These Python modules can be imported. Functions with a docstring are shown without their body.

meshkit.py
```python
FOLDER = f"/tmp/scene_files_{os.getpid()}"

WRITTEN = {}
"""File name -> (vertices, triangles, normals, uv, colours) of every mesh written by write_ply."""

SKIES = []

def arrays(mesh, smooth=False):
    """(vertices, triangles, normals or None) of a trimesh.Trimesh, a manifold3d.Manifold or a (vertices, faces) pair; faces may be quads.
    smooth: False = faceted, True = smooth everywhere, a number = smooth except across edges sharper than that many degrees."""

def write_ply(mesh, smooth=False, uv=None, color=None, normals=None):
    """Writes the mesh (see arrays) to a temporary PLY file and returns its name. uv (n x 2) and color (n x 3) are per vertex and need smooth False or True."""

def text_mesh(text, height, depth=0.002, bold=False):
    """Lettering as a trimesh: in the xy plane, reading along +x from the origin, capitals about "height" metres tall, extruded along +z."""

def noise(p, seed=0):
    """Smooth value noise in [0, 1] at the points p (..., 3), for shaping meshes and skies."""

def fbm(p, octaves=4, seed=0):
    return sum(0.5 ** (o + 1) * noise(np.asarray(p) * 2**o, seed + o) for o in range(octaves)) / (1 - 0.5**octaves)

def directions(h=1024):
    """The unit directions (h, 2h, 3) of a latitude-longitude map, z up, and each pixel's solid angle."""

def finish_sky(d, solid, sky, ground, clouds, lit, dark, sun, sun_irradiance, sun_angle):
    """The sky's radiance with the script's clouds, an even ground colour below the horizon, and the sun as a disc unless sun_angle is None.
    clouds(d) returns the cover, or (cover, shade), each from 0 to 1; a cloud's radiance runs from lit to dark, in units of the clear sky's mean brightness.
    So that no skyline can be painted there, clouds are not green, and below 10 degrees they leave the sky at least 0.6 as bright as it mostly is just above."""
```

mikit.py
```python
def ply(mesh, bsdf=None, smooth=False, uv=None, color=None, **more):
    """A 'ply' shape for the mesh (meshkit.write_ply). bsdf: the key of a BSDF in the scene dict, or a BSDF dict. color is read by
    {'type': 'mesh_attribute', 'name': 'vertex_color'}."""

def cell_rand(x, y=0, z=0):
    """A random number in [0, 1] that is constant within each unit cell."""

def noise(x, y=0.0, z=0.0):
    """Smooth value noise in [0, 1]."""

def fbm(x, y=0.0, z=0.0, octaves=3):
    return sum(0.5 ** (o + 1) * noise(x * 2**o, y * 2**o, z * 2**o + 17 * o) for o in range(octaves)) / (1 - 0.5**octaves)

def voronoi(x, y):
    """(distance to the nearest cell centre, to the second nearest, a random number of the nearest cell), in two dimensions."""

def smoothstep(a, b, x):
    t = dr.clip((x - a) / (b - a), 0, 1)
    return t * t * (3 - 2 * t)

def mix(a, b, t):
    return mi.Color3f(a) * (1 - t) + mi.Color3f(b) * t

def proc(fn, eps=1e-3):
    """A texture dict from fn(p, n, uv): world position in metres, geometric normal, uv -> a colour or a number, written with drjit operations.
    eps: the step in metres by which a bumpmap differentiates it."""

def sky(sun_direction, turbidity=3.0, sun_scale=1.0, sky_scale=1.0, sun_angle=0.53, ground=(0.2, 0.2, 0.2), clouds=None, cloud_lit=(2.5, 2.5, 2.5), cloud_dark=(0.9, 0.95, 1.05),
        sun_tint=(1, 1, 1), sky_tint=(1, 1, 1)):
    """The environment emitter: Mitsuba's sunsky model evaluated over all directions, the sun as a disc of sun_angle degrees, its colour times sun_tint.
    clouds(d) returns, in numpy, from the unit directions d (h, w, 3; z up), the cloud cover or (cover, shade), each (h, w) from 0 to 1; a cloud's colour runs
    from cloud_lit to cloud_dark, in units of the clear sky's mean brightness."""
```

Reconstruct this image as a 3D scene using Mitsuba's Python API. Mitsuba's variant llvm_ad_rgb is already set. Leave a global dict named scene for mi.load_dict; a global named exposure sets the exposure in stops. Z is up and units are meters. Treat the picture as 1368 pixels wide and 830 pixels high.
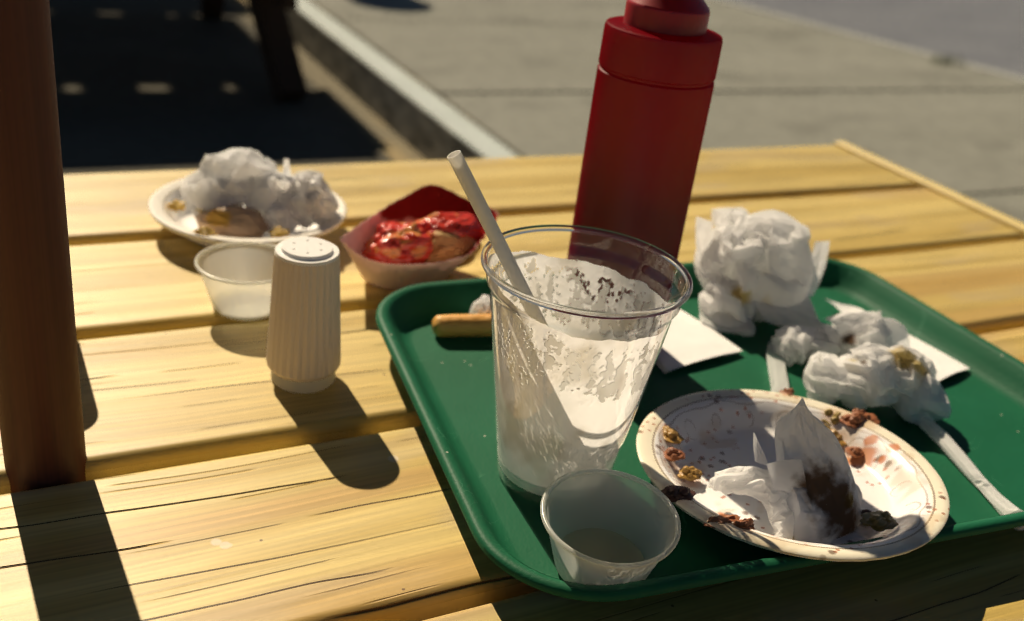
import math, random
import numpy as np, trimesh, manifold3d as m3, drjit as dr, mitsuba as mi
import mikit, meshkit
from mikit import proc, noise, fbm, voronoi, cell_rand, smoothstep, mix
from scipy.spatial import ConvexHull
from scipy.interpolate import RectBivariateSpline, LinearNDInterpolator
from shapely.geometry import Polygon, box as sbox
T = mi.ScalarTransform4f
scene, labels = {}, {}

# ------------------------------------------------------------------ camera, sky, exposure
# World: table top is z = 0, x runs along the planks, y across them away from the camera, ground at z = -0.75.
CAM = np.array([0.0, 0.0, 0.32548])
FWD = np.array([0.44317575, 0.77897345, -0.44361652])
UPV = np.array([0.10131749, 0.448171, 0.88818777])
scene['camera'] = {'type': 'thinlens', 'fov': 53.7, 'fov_axis': 'x', 'near_clip': 0.02, 'far_clip': 400.0,
                   'aperture_radius': 0.0027, 'focus_distance': 0.462,
                   'to_world': T().look_at(origin=CAM.tolist(), target=(CAM + FWD).tolist(), up=UPV.tolist())}
SUN = np.array([-0.068 * 0.755, 0.998 * 0.755, 0.656])
scene['sky'] = mikit.sky(SUN, turbidity=3, sun_tint=(0.97, 1.0, 1.03), sky_scale=0.24, sky_tint=(1.03, 1, 0.97), ground=(0.15, 0.15, 0.13))
exposure = 2.0

# ------------------------------------------------------------------ helpers
def rgb(*c):
    return {'type': 'rgb', 'value': [float(x) for x in c]}

def put(key, mesh, bsdf, smooth=False, label=None, cat=None, group=None, kind=None):
    if key in scene:
        i = 1
        while f'{key}_{i:03d}' in scene: i += 1
        key = f'{key}_{i:03d}'
    scene[key] = mikit.ply(mesh, bsdf, smooth=smooth)
    d = {k: v for k, v in (('label', label), ('category', cat), ('group', group), ('kind', kind)) if v}
    if d: labels[key] = {**labels.get(key, {}), **d}
    return key

def thing(key, label, cat, group=None):
    labels[key] = {'label': label, 'category': cat}
    if group: labels[key]['group'] = group
    return key

def mesh(v, f):
    return trimesh.Trimesh(np.asarray(v, float), np.asarray(f, int), process=False)

def grid_faces(m, n, wrap=False):
    f = []
    for i in range(m - 1):
        for j in range(n if wrap else n - 1):
            a, b = i * n + j, i * n + (j + 1) % n
            c, d = a + n, b + n
            f += [[a, b, d], [a, d, c]]
    return np.array(f)

def revolve(profile, c=(0, 0, 0), n=96, ripple=None, tilt=None):
    """profile: (r, z) from the bottom up the outside; r = 0 closes."""
    th = np.arange(n) * 2 * np.pi / n
    pr = np.array(profile, float)
    v = []
    for r, z in pr:
        rr = np.full(n, max(r, 1e-6))
        if ripple is not None: rr = rr * ripple(th, z)
        v.append(np.stack([rr * np.cos(th), rr * np.sin(th), np.full(n, z)], 1))
    v = np.concatenate(v)
    if tilt is not None: v = v @ np.array(tilt).T
    return mesh(v + np.array(c), grid_faces(len(pr), n, True))

def rot_axis(axis, deg):
    return trimesh.transformations.rotation_matrix(math.radians(deg), axis)[:3, :3]

def torus(R, r, c, n=120, m=12, tilt=None):
    a = np.linspace(0, 2 * np.pi, m + 1)
    return revolve([(R + r * math.cos(x), r * math.sin(x)) for x in a], c, n, tilt=tilt)

def tube(path, radii, sides=20, cap=True, squash=1.0):
    p = np.array(path, float); radii = np.broadcast_to(radii, (len(p),))
    t = np.gradient(p, axis=0); t /= np.linalg.norm(t, axis=1, keepdims=True)
    a = np.cross(t, [0, 0, 1.0]); bad = np.linalg.norm(a, axis=1) < 1e-3
    a[bad] = [1, 0, 0]; a /= np.linalg.norm(a, axis=1, keepdims=True); b = np.cross(a, t)
    th = np.arange(sides) * 2 * np.pi / sides
    v = p[:, None] + radii[:, None, None] * (np.cos(th)[None, :, None] * a[:, None] + squash * np.sin(th)[None, :, None] * b[:, None])
    v = v.reshape(-1, 3); f = grid_faces(len(p), sides, True)
    if cap:
        n0 = len(v); v = np.vstack([v, p[0], p[-1]]); k = np.arange(sides)
        f = np.vstack([f, np.stack([(k + 1) % sides, k, np.full(sides, n0)], 1),
                       np.stack([k + n0 - sides, (k + 1) % sides + n0 - sides, np.full(sides, n0 + 1)], 1)])
    return mesh(v, f)

def bezier(pts, n=40):
    pts = np.array(pts, float); k = len(pts) - 1; t = np.linspace(0, 1, n)[:, None]
    return sum(math.comb(k, i) * (1 - t) ** (k - i) * t ** i * pts[i] for i in range(k + 1))

def rbox(x0, x1, y0, y1, z0, z1, r=0.006, seg=4):
    m = m3.Manifold.batch_hull([m3.Manifold.sphere(r, seg * 4).translate([x, y, z]) for x in (x0 + r, x1 - r) for y in (y0 + r, y1 - r) for z in (z0 + r, z1 - r)])
    return m

def beam(a, b, w, h):
    """A squared bar from a to b, w wide sideways, h in the other direction."""
    a, b = np.array(a, float), np.array(b, float); t = (b - a) / np.linalg.norm(b - a)
    s = np.cross(t, [0, 0, 1.0]); s = s / np.linalg.norm(s) if np.linalg.norm(s) > 1e-3 else np.array([1.0, 0, 0])
    u = np.cross(s, t)
    v = [p + i * s * w / 2 + j * u * h / 2 for p in (a, b) for i, j in ((-1, -1), (1, -1), (1, 1), (-1, 1))]
    return trimesh.convex.convex_hull(np.array(v))

def blob(c, r, seed=0, amp=0.35, freq=1.6, sub=3, flat=None):
    s = trimesh.creation.icosphere(subdivisions=sub); d = np.array(s.vertices)
    k = 1 + amp * 2 * (meshkit.fbm(d * freq + seed * 7.3 + 50, 4, seed) - 0.5)
    v = d * k[:, None] * np.array(r, float)
    if flat is not None: v[:, 2] = np.maximum(v[:, 2], flat)
    return mesh(v + np.array(c), s.faces)

def facet_field(d, n, amp, seed):
    """Radius along directions d of a star of n random points: flat facets with creases between them."""
    g = np.random.default_rng(seed)
    i = np.arange(n) + 0.5; ph = np.arccos(1 - 2 * i / n); th = np.pi * (1 + 5 ** 0.5) * i
    q = np.stack([np.cos(th) * np.sin(ph), np.sin(th) * np.sin(ph), np.cos(ph)], 1) + g.normal(0, 0.9 / np.sqrt(n), (n, 3))
    q /= np.linalg.norm(q, axis=1, keepdims=True)
    tri = ConvexHull(q).simplices; w = q * (1 + amp * g.uniform(-1, 1, (n, 1)))
    out = np.ones(len(d))
    for t in tri:
        k = np.linalg.solve(w[t].T, d.T).T
        ok = (k > -1e-6).all(1)
        out[ok] = 1 / np.maximum(k[ok].sum(1), 0.2)
    return out

def crumple(c, r, seed, sub=5, a=(0.24, 0.12, 0.05), n=(26, 90, 300), floor=None, rot=0):
    """A crumpled ball of paper: three levels of facets."""
    s = trimesh.creation.icosphere(subdivisions=sub); d = np.array(s.vertices)
    k = np.ones(len(d))
    for j, (m, am) in enumerate(zip(n, a)): k = k * facet_field(d, m, am, seed * 10 + j)
    v = d * k[:, None] * np.array(r, float)
    cr, sr = math.cos(rot), math.sin(rot); v = np.stack([v[:, 0] * cr - v[:, 1] * sr, v[:, 0] * sr + v[:, 1] * cr, v[:, 2]], 1) + np.array(c)
    if floor is not None: v[:, 2] = np.where(v[:, 2] < floor, floor + 0.0006 * (v[:, 2] - floor), v[:, 2])
    return mesh(v, s.faces)

def facet_plane(u, v, n, seed, wrap=False):
    """Piecewise-linear random heights over a Delaunay net of n points in the unit square: flat facets, sharp creases. wrap: periodic in v."""
    g = np.random.default_rng(seed); q = g.uniform(0, 1, (n, 2)); h = g.uniform(-1, 1, n)
    if wrap: q = np.vstack([q, q + [0, 1], q - [0, 1]]); h = np.r_[h, h, h]
    q = np.vstack([q, [[-.3, -1.1], [1.3, -1.1], [-.3, 2.1], [1.3, 2.1]]]) if wrap else np.vstack([q, [[-.2, -.2], [1.2, -.2], [-.2, 1.2], [1.2, 1.2]]])
    return LinearNDInterpolator(q, np.r_[h, 0, 0, 0, 0], fill_value=0)(u, v)

def sheet(ctrl, n=40, amp=0.0015, seed=0, k1=16, k2=60, m=None, ragged=0.0):
    """A sheet of paper through a grid of control points, broken into flat facets with sharp creases."""
    c = np.array(ctrl, float); R, C = c.shape[:2]; m = m or n; n, m = int(n * 1.4), int(m * 1.4)
    u, v = np.linspace(0, R - 1, m), np.linspace(0, C - 1, n)
    p = np.stack([RectBivariateSpline(np.arange(R), np.arange(C), c[..., k], kx=min(3, R - 1), ky=min(3, C - 1))(u, v) for k in range(3)], -1)
    du, dv = np.gradient(p, axis=0), np.gradient(p, axis=1)
    nn = np.cross(du, dv); nn /= np.linalg.norm(nn, axis=-1, keepdims=True) + 1e-12
    U, V = np.meshgrid(np.linspace(0, 1, m), np.linspace(0, 1, n), indexing='ij')
    h = facet_plane(U, V, k1, seed) + 0.42 * facet_plane(U, V, k2, seed + 500) + 0.16 * facet_plane(U, V, k2 * 4, seed + 900)
    p = p + nn * (amp * h)[..., None]
    if ragged:
        e = meshkit.fbm(np.stack([np.linspace(0, 9, n), np.zeros(n), np.full(n, seed * 1.0)], 1), 3, seed)[:, None] - 0.5
        p[0] += du[0] * e * ragged; p[-1] += du[-1] * e[::-1] * ragged
    return mesh(p.reshape(-1, 3), grid_faces(m, n))

def tent(path, hw, hh, seed, amp=0.003, n=60, k1=26, k2=110, floor=0.0078):
    """A sheet arched over a path on the tray: half-width and height along it."""
    p = np.array(path, float); t = np.gradient(p, axis=0); t /= np.linalg.norm(t, axis=1, keepdims=True); nrm = np.stack([-t[:, 1], t[:, 0]], 1)
    rows = [[(*(p[i] + nrm[i] * hw[i] * a), floor + hh[i] * b) for a, b in ((-1.0, 0.03), (-0.85, 0.42), (-0.35, 0.88), (0.15, 1.0), (0.7, 0.72), (1.0, 0.05))] for i in range(len(p))]
    m = sheet(rows, n, amp, seed, k1, k2, m=n, ragged=0.8); m.vertices[:, 2] = np.maximum(m.vertices[:, 2], floor)
    return m

def crush(size, path, radii, seed, n=52, steps=170, floor=0.0076, zs=1.0, shape=1.0, tilt=0.5, wrap=None, core=0.0):
    """A square sheet of paper, too stiff to stretch, squeezed into a chain of balls along a path until it crumples; it rests on the floor."""
    path = np.array(path, float).reshape(-1, 3); radii = np.array(radii, float)
    if len(path) > 1:
        tt = np.linspace(0, len(path) - 1, 24); k = np.arange(len(path))
        path, radii = np.stack([np.interp(tt, k, path[:, j]) for j in range(3)], 1), np.interp(tt, k, radii)
    c = path.mean(0); g = np.random.default_rng(seed)
    long = path[-1] - path[0]; long[2] = 0; L = np.linalg.norm(long)
    e = long / L if L > 1e-6 else np.array([math.cos(seed), math.sin(seed), 0.0]); f = np.array([-e[1], e[0], 0])
    f = f * math.cos(tilt) + np.array([0, 0, math.sin(tilt)])
    m = max(12, int(n * shape)); du = size / (n - 1)
    U, V = np.meshgrid((np.arange(n) - (n - 1) / 2) * du, (np.arange(m) - (m - 1) / 2) * du, indexing='ij')
    p = c + U[..., None] * e + V[..., None] * f + np.array([0, 0, 0.012])
    q = np.stack([U, V, 0 * U], -1) / size
    p = p + 0.10 * size * (np.stack([meshkit.fbm(q * 3.2 + 31 * i + seed, 3, seed + i) for i in range(3)], -1) - 0.5) + g.normal(0, du * 0.05, p.shape)
    S = np.array([1, 1, zs])
    if wrap is not None:      # start wrapped round the ball, the sheet's middle facing `wrap`
        a3 = np.array(wrap, float); a3 /= np.linalg.norm(a3); b3 = np.cross(a3, [0, 0, 1.0]); b3 /= np.linalg.norm(b3); c3 = np.cross(b3, a3)
        rr = np.sqrt(U ** 2 + V ** 2); ph = np.arctan2(V, U); an = np.minimum(rr / (size * 0.30), 3.0); R0 = size * 0.30
        p = c + R0 * (np.cos(an)[..., None] * a3 + np.sin(an)[..., None] * (np.cos(ph)[..., None] * b3 + np.sin(ph)[..., None] * c3))
        p = p + 0.06 * size * (np.stack([meshkit.fbm(q * 5 + 31 * i + seed, 3, seed + i) for i in range(3)], -1) - 0.5)
    def fit(a, b, rest, k, only_short=False):
        d = p[b] - p[a]; l = np.linalg.norm(d, axis=-1, keepdims=True) + 1e-12
        s = (l - rest) / l
        if only_short: s = np.minimum(s, 0)
        d = d * (0.5 * k * s); p[a] += d; p[b] -= d
    X = np.s_
    bump = meshkit.fbm(q * 5 + 5 + seed, 2, seed + 40)[..., None]
    for it in range(steps):
        grow = 1 + 2.2 * max(0, 1 - it / (steps * 0.8)) ** 1.5
        w = p[:, :, None, :] - path; w[..., 2] /= zs
        dist = np.linalg.norm(w, axis=-1); j = np.argmin(dist - radii, axis=-1)
        dj = np.take_along_axis(dist, j[..., None], -1); rj = (radii[j] * grow)[..., None]
        wj = np.take_along_axis(w, j[..., None, None], 2)[:, :, 0]
        p = np.where(dj > rj, 0.6 * (path[j] + wj * (rj / np.maximum(dj, 1e-9)) * S) + 0.4 * p, p)
        if core:
            w = (p - path[0]) / S; dd = np.linalg.norm(w, axis=-1, keepdims=True); rc = core * radii[0] * (0.45 + 1.1 * bump)
            p = np.where(dd < rc, path[0] + w * (rc / np.maximum(dd, 1e-9)) * S, p)
        for r in range(5):
            for o in (0, 1):
                fit(X[o:n - 1:2, :], X[o + 1:n:2, :], du, 0.95); fit(X[:, o:m - 1:2], X[:, o + 1:m:2], du, 0.95)
                fit(X[o:n - 1:2, :-1], X[o + 1:n:2, 1:], du * 1.41421, 0.7); fit(X[o:n - 1:2, 1:], X[o + 1:n:2, :-1], du * 1.41421, 0.7)
            for o in (0, 1, 2, 3):
                fit(X[o:n - 2:4, :], X[o + 2:n:4, :], du * 1.72, 0.25, True) if (n - 2 - o + 3) // 4 == len(range(o + 2, n, 4)) else None
                fit(X[:, o:m - 2:4], X[:, o + 2:m:4], du * 1.72, 0.25, True) if (m - 2 - o + 3) // 4 == len(range(o + 2, m, 4)) else None
        p[..., 2] = np.maximum(p[..., 2], floor + 0.0003 * g.uniform(0, 1, p.shape[:2]))
    z = 1
    a, b = np.linspace(0, n - 1, (n - 1) * z + 1), np.linspace(0, m - 1, (m - 1) * z + 1)
    P = np.stack([RectBivariateSpline(np.arange(n), np.arange(m), p[..., i], kx=1, ky=1)(a, b) for i in range(3)], -1)
    P[..., 2] = np.maximum(P[..., 2], floor)
    return mesh(P.reshape(-1, 3), grid_faces(len(a), len(b)))

def spots(p, lst, soft=0.55):
    """Sum of soft blotches: list of (x, y, z, radius)."""
    w = mi.Float(0)
    for x, y, z, r in lst:
        d = dr.sqrt(dr.square(p.x - x) + dr.square(p.y - y) + dr.square(p.z - z)) / r
        w = dr.maximum(w, 1 - smoothstep(soft, 1.15, d + 0.9 * (fbm(p.x * 200, p.y * 200, p.z * 200) - 0.5)))
    return w

def two(d): return {'type': 'twosided', 'bsdf': d}
def mat(key, d): scene[key] = d; return key
def plain(key, c, rough=0.5, spec=0.5, **k):
    return mat(key, two({'type': 'principled', 'base_color': c if isinstance(c, dict) else rgb(*c), 'roughness': rough, 'specular': spec, **k}))
def thin(key, c, diff_trans=1.0, rough=0.5, spec_trans=0.0, eta=1.45, **k):
    return mat(key, {'type': 'principledthin', 'base_color': c if isinstance(c, dict) else rgb(*c), 'roughness': rough, 'diff_trans': diff_trans, 'spec_trans': spec_trans, 'eta': eta, **k})

# ------------------------------------------------------------------ materials
def sheen(key, base, w, alpha):
    mat(key, {'type': 'blendbsdf', 'weight': w, 'a_bsdf': base, 'b_bsdf': two({'type': 'roughconductor', 'material': 'none', 'alpha': alpha})})
PL, Y_TOP = 0.146, 0.897
def plank_fields(p):
    i = dr.floor((Y_TOP + 0.006 - p.y) / PL)
    o = cell_rand(i, 5) * 40
    v = p.y + 0.012 * (noise(p.x * 3.1, i * 7.7) - 0.5) + 0.004 * (noise(p.x * 11, p.y * 20, i) - 0.5)
    return i, o, v
def fissures(p, i, o, v, F, width, amt, fx):
    w = v * F + 1.3 * noise(p.x * 2.3 + o, i, F) + 0.35 * noise(p.x * 9 + o, v * 8, F)
    lane = dr.floor(w); r = cell_rand(lane, i, 3)
    f = dr.abs(w - lane - 0.5 - 0.3 * (r - 0.5) - 0.10 * (noise(p.x * 28, lane, i) - 0.5))
    g = noise(p.x * fx + r * 60, lane * 3.7, i + F) * (0.6 + 0.8 * cell_rand(lane, i, 8))
    on = smoothstep(amt, amt + 0.14, g)
    return (1 - smoothstep(0.35 * width * F, width * F, f)) * on, on * dr.maximum(0, 1 - f * 3)
def cracks(p):
    i, o, v = plank_fields(p)
    c1, h1 = fissures(p, i, o, v, 40.0, 0.00055, 0.69, 9.0)
    c2, h2 = fissures(p, i, o, v, 150.0, 0.00045, 0.76, 16.0)
    return c1, c2
def wood_col(p, n, uv):
    i, o, v = plank_fields(p)
    t = cell_rand(i, 11)
    band = noise(p.x * 1.3 + o, v * 95 + 3 * noise(p.x * 2.5, v * 10, i))
    fine = fbm(p.x * 14 + o, v * 620, p.z * 80, octaves=2)
    blot = fbm(p.x * 6 + o, v * 18, 3.0)
    c = mix((0.48, 0.345, 0.095), (0.60, 0.46, 0.16), smoothstep(0.25, 0.75, band))
    c = mix(c, (0.42, 0.24, 0.07), 0.5 * smoothstep(0.55, 0.8, noise(p.x * 1.1 + o, v * 42, 8.0)))
    c = c * (0.82 + 0.36 * fine) * (0.86 + 0.28 * blot) * (0.93 + 0.14 * t)
    grey = smoothstep(0.58, 0.75, fbm(p.x * 9, v * 30, 21.0))
    c = mix(c, (0.42, 0.33, 0.2), 0.35 * grey)
    c1, c2 = cracks(p)
    c = mix(c, (0.085, 0.036, 0.014), 0.85 * c1)
    c = mix(c, (0.16, 0.08, 0.03), 0.6 * c2)
    sp = voronoi(p.x * 38, p.y * 38)
    c = mix(c, (0.12, 0.06, 0.03), (1 - smoothstep(0.02, 0.04, sp[0])) * dr.select(sp[2] > 0.9, 0.8, 0.0))
    c = mix(c, (0.75, 0.72, 0.66), spots(p, [(0.1795, 0.4245, 0, 0.0032), (0.0795, 0.3815, 0, 0.003), (0.0765, 0.3845, 0, 0.003)]) * 0.4)
    return c
def wood_bump(p, n, uv):
    i, o, v = plank_fields(p)
    c1, c2 = cracks(p)
    return fbm(p.x * 14 + o, v * 420, p.z * 300, octaves=3) * 0.35 + noise(p.x * 30, v * 150, p.z * 150) * 0.3 - 1.6 * c1 - 0.8 * c2
mat('wood', two({'type': 'bumpmap', 'scale': 0.0005, 'texture': proc(wood_bump, eps=0.0004),
    'nested': {'type': 'principled', 'base_color': proc(wood_col), 'roughness': 0.46, 'specular': 0.36}}))
def wood2_col(p, n, uv):
    f = fbm(p.x * 3, p.y * 90, p.z * 90)
    return mix((0.30, 0.15, 0.05), (0.5, 0.3, 0.1), f)
mat('dark_wood', two({'type': 'principled', 'base_color': proc(wood2_col), 'roughness': 0.6}))
plain('pale_trim', (0.66, 0.52, 0.2), 0.45)
def pole_col(p, n, uv):
    a = dr.atan2(p.y - 0.4725, p.x - 0.0092)
    return mix((0.060, 0.013, 0.006), (0.085, 0.018, 0.008), fbm(a * 6, p.z * 4, 2.0)) * (0.9 + 0.2 * noise(a * 30, p.z * 6))
mat('pole_wood', two({'type': 'principled', 'base_color': proc(pole_col), 'roughness': 0.6, 'specular': 0.5}))
plain('canopy_cloth', (0.06, 0.028, 0.018), 0.9, 0.1)
def tray_col(p, n, uv):
    c = mix((0.006, 0.092, 0.040), (0.010, 0.118, 0.057), fbm(p.x * 30, p.y * 30, 1.0))
    sc = dr.abs(noise((p.x + p.y * 0.7) * 26, (p.y - p.x * 0.6) * 210) - 0.5)
    c = mix(c, (0.05, 0.19, 0.11), 0.5 * (1 - smoothstep(0.004, 0.018, sc)) * smoothstep(0.55, 0.7, noise(p.x * 40, p.y * 40, 9.0)))
    s = voronoi(p.x * 120, p.y * 120)
    c = mix(c, (0.6, 0.6, 0.5), (1 - smoothstep(0.05, 0.1, s[0])) * dr.select(s[2] > 0.985, 0.7, 0.0))
    return c
def tray_bump(p, n, uv): return fbm(p.x * 900, p.y * 900, 0.0, octaves=2) + 0.6 * noise(p.x * 60, p.y * 60)
mat('tray_green', two({'type': 'bumpmap', 'scale': 0.00012, 'texture': proc(tray_bump, eps=0.0003),
    'nested': {'type': 'principled', 'base_color': proc(tray_col), 'roughness': 0.55, 'specular': 0.18}}))

STAIN_Y = [(0.497, 0.374, 0.045, 0.009), (0.503, 0.366, 0.041, 0.008), (0.487, 0.492, 0.035, 0.009), (0.468, 0.496, 0.034, 0.008), (0.446, 0.531, 0.074, 0.009), (0.497, 0.500, 0.040, 0.009), (0.478, 0.503, 0.026, 0.010), (0.504, 0.366, 0.036, 0.008), (0.470, 0.386, 0.040, 0.004),
           (0.545, 0.495, 0.06, 0.006), (0.140, 0.735, 0.02, 0.008), (0.352, 0.312, 0.055, 0.006), (0.335, 0.283, 0.014, 0.005), (0.372, 0.285, 0.03, 0.006), (0.155, 0.70, 0.04, 0.014)]
STAIN_B = [(0.357, 0.288, 0.040, 0.015), (0.364, 0.284, 0.030, 0.018), (0.371, 0.280, 0.021, 0.015), (0.349, 0.294, 0.041, 0.008), (0.471, 0.380, 0.043, 0.003), (0.505, 0.425, 0.03, 0.007)]
def paper_col(p, n, uv):
    c = mi.Color3f(0.96, 0.96, 0.95) * (0.92 + 0.10 * fbm(p.x * 50, p.y * 50, p.z * 50))
    c = mix(c, (0.62, 0.46, 0.07), 0.8 * spots(p, STAIN_Y))
    return mix(c, (0.11, 0.050, 0.013), 0.95 * spots(p, STAIN_B, 0.35))
def wax_col(p, n, uv): return paper_col(p, n, uv) * mi.Color3f(0.84, 0.85, 0.88)
thin('paper', proc(paper_col), diff_trans=1.0, rough=0.7)
thin('wax_paper', proc(wax_col), diff_trans=0.75, rough=0.35)
plain('napkin', (0.86, 0.86, 0.83), 0.85, 0.15)
plain('shaker_plastic', (0.66, 0.57, 0.48), 0.42)
plain('shaker_lid', (0.80, 0.79, 0.75), 0.3)
sheen('frosted', {'type': 'principledthin', 'base_color': rgb(0.95, 0.96, 0.91), 'diff_trans': 1.0, 'roughness': 0.2, 'spec_trans': 0.48, 'eta': 1.35}, 0.04, 0.12)
thin('sauce_residue', (0.74, 0.75, 0.60), diff_trans=1.0, rough=0.12, spec_trans=0.6, eta=1.33)
thin('frosted_ring', (0.85, 0.83, 0.74), diff_trans=1.1, rough=0.3, spec_trans=0.2, eta=1.3)
thin('straw_plastic', (0.88, 0.87, 0.83), diff_trans=0.85, rough=0.4)
mat('clear_plastic', {'type': 'thindielectric', 'int_ior': 1.5})
mat('rim_plastic', {'type': 'dielectric', 'int_ior': 1.5})
def foam_col(p, n, uv): return mix((0.70, 0.67, 0.60), (0.98, 0.975, 0.955), smoothstep(0.28, 0.56, fbm(p.x * 60, p.y * 60, p.z * 42)))
thin('foam', proc(foam_col), diff_trans=1.12, rough=0.6)
def film_col(p, n, uv): return mix((0.60, 0.58, 0.52), (0.78, 0.77, 0.73), smoothstep(0.32, 0.62, fbm(p.x * 55, p.y * 55, p.z * 38)))
thin('milk_film', proc(film_col), diff_trans=1.05, rough=0.25, spec_trans=0.12, eta=1.3)
sheen('red_plastic', {'type': 'principledthin', 'base_color': rgb(0.38, 0.010, 0.022), 'diff_trans': 1.40, 'roughness': 0.4}, 0.03, 0.22)
plain('red_cap', (0.33, 0.012, 0.02), 0.35)
plain('ketchup', (0.09, 0.004, 0.003), 0.5)
def sauce_col(p, n, uv):
    f = fbm(p.x * 90, p.y * 90, p.z * 90)
    return mix((0.60, 0.035, 0.012), (0.74, 0.31, 0.08), smoothstep(0.54, 0.70, f))
mat('sauced', two({'type': 'bumpmap', 'scale': 0.0012, 'texture': proc(lambda p, n, uv: fbm(p.x * 300, p.y * 320, p.z * 320), eps=0.0004),
    'nested': {'type': 'principled', 'base_color': proc(sauce_col), 'roughness': 0.13, 'specular': 0.7, 'clearcoat': 1.0, 'clearcoat_gloss': 0.9}}))
def bun_col(p, n, uv): return mix((0.55, 0.26, 0.07), (0.72, 0.50, 0.2), fbm(p.x * 120, p.y * 120, p.z * 120))
mat('bun', two({'type': 'principled', 'base_color': proc(bun_col), 'roughness': 0.6}))
def fry_col(p, n, uv):
    return mix((0.62, 0.27, 0.045), (0.78, 0.46, 0.12), fbm(p.x * 60, p.y * 200, p.z * 200))
mat('fried', two({'type': 'bumpmap', 'scale': 0.0006, 'texture': proc(lambda p, n, uv: fbm(p.x * 300, p.y * 300, p.z * 300), eps=0.0004),
    'nested': {'type': 'principled', 'base_color': proc(fry_col), 'roughness': 0.5}}))
def boat_in(p, n, uv):
    f = fbm(p.x * 45, p.y * 45, p.z * 45)
    k = smoothstep(0.44, 0.62, f + (p.x - 0.280) * 5.0 + (p.z - 0.03) * 6.0)
    return mix((0.82, 0.60, 0.56), (0.25, 0.022, 0.018), k)
thin('boat_paper_red', proc(boat_in), diff_trans=0.35, rough=0.45)
def boat_out(p, n, uv):
    s = noise((p.x + p.y * 0.2) * 210, p.z * 14)
    return mix((0.80, 0.68, 0.64), (0.70, 0.48, 0.45), 0.7 * s)
thin('boat_paper', proc(boat_out), diff_trans=0.5, rough=0.55)
plain('meat', (0.27, 0.095, 0.035), 0.5)
plain('dark_meat', (0.06, 0.022, 0.012), 0.45)
plain('relish', (0.38, 0.22, 0.055), 0.35, 0.4)
plain('pickle', (0.25, 0.17, 0.035), 0.4)
plain('cheese', (0.72, 0.50, 0.12), 0.5)
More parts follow.
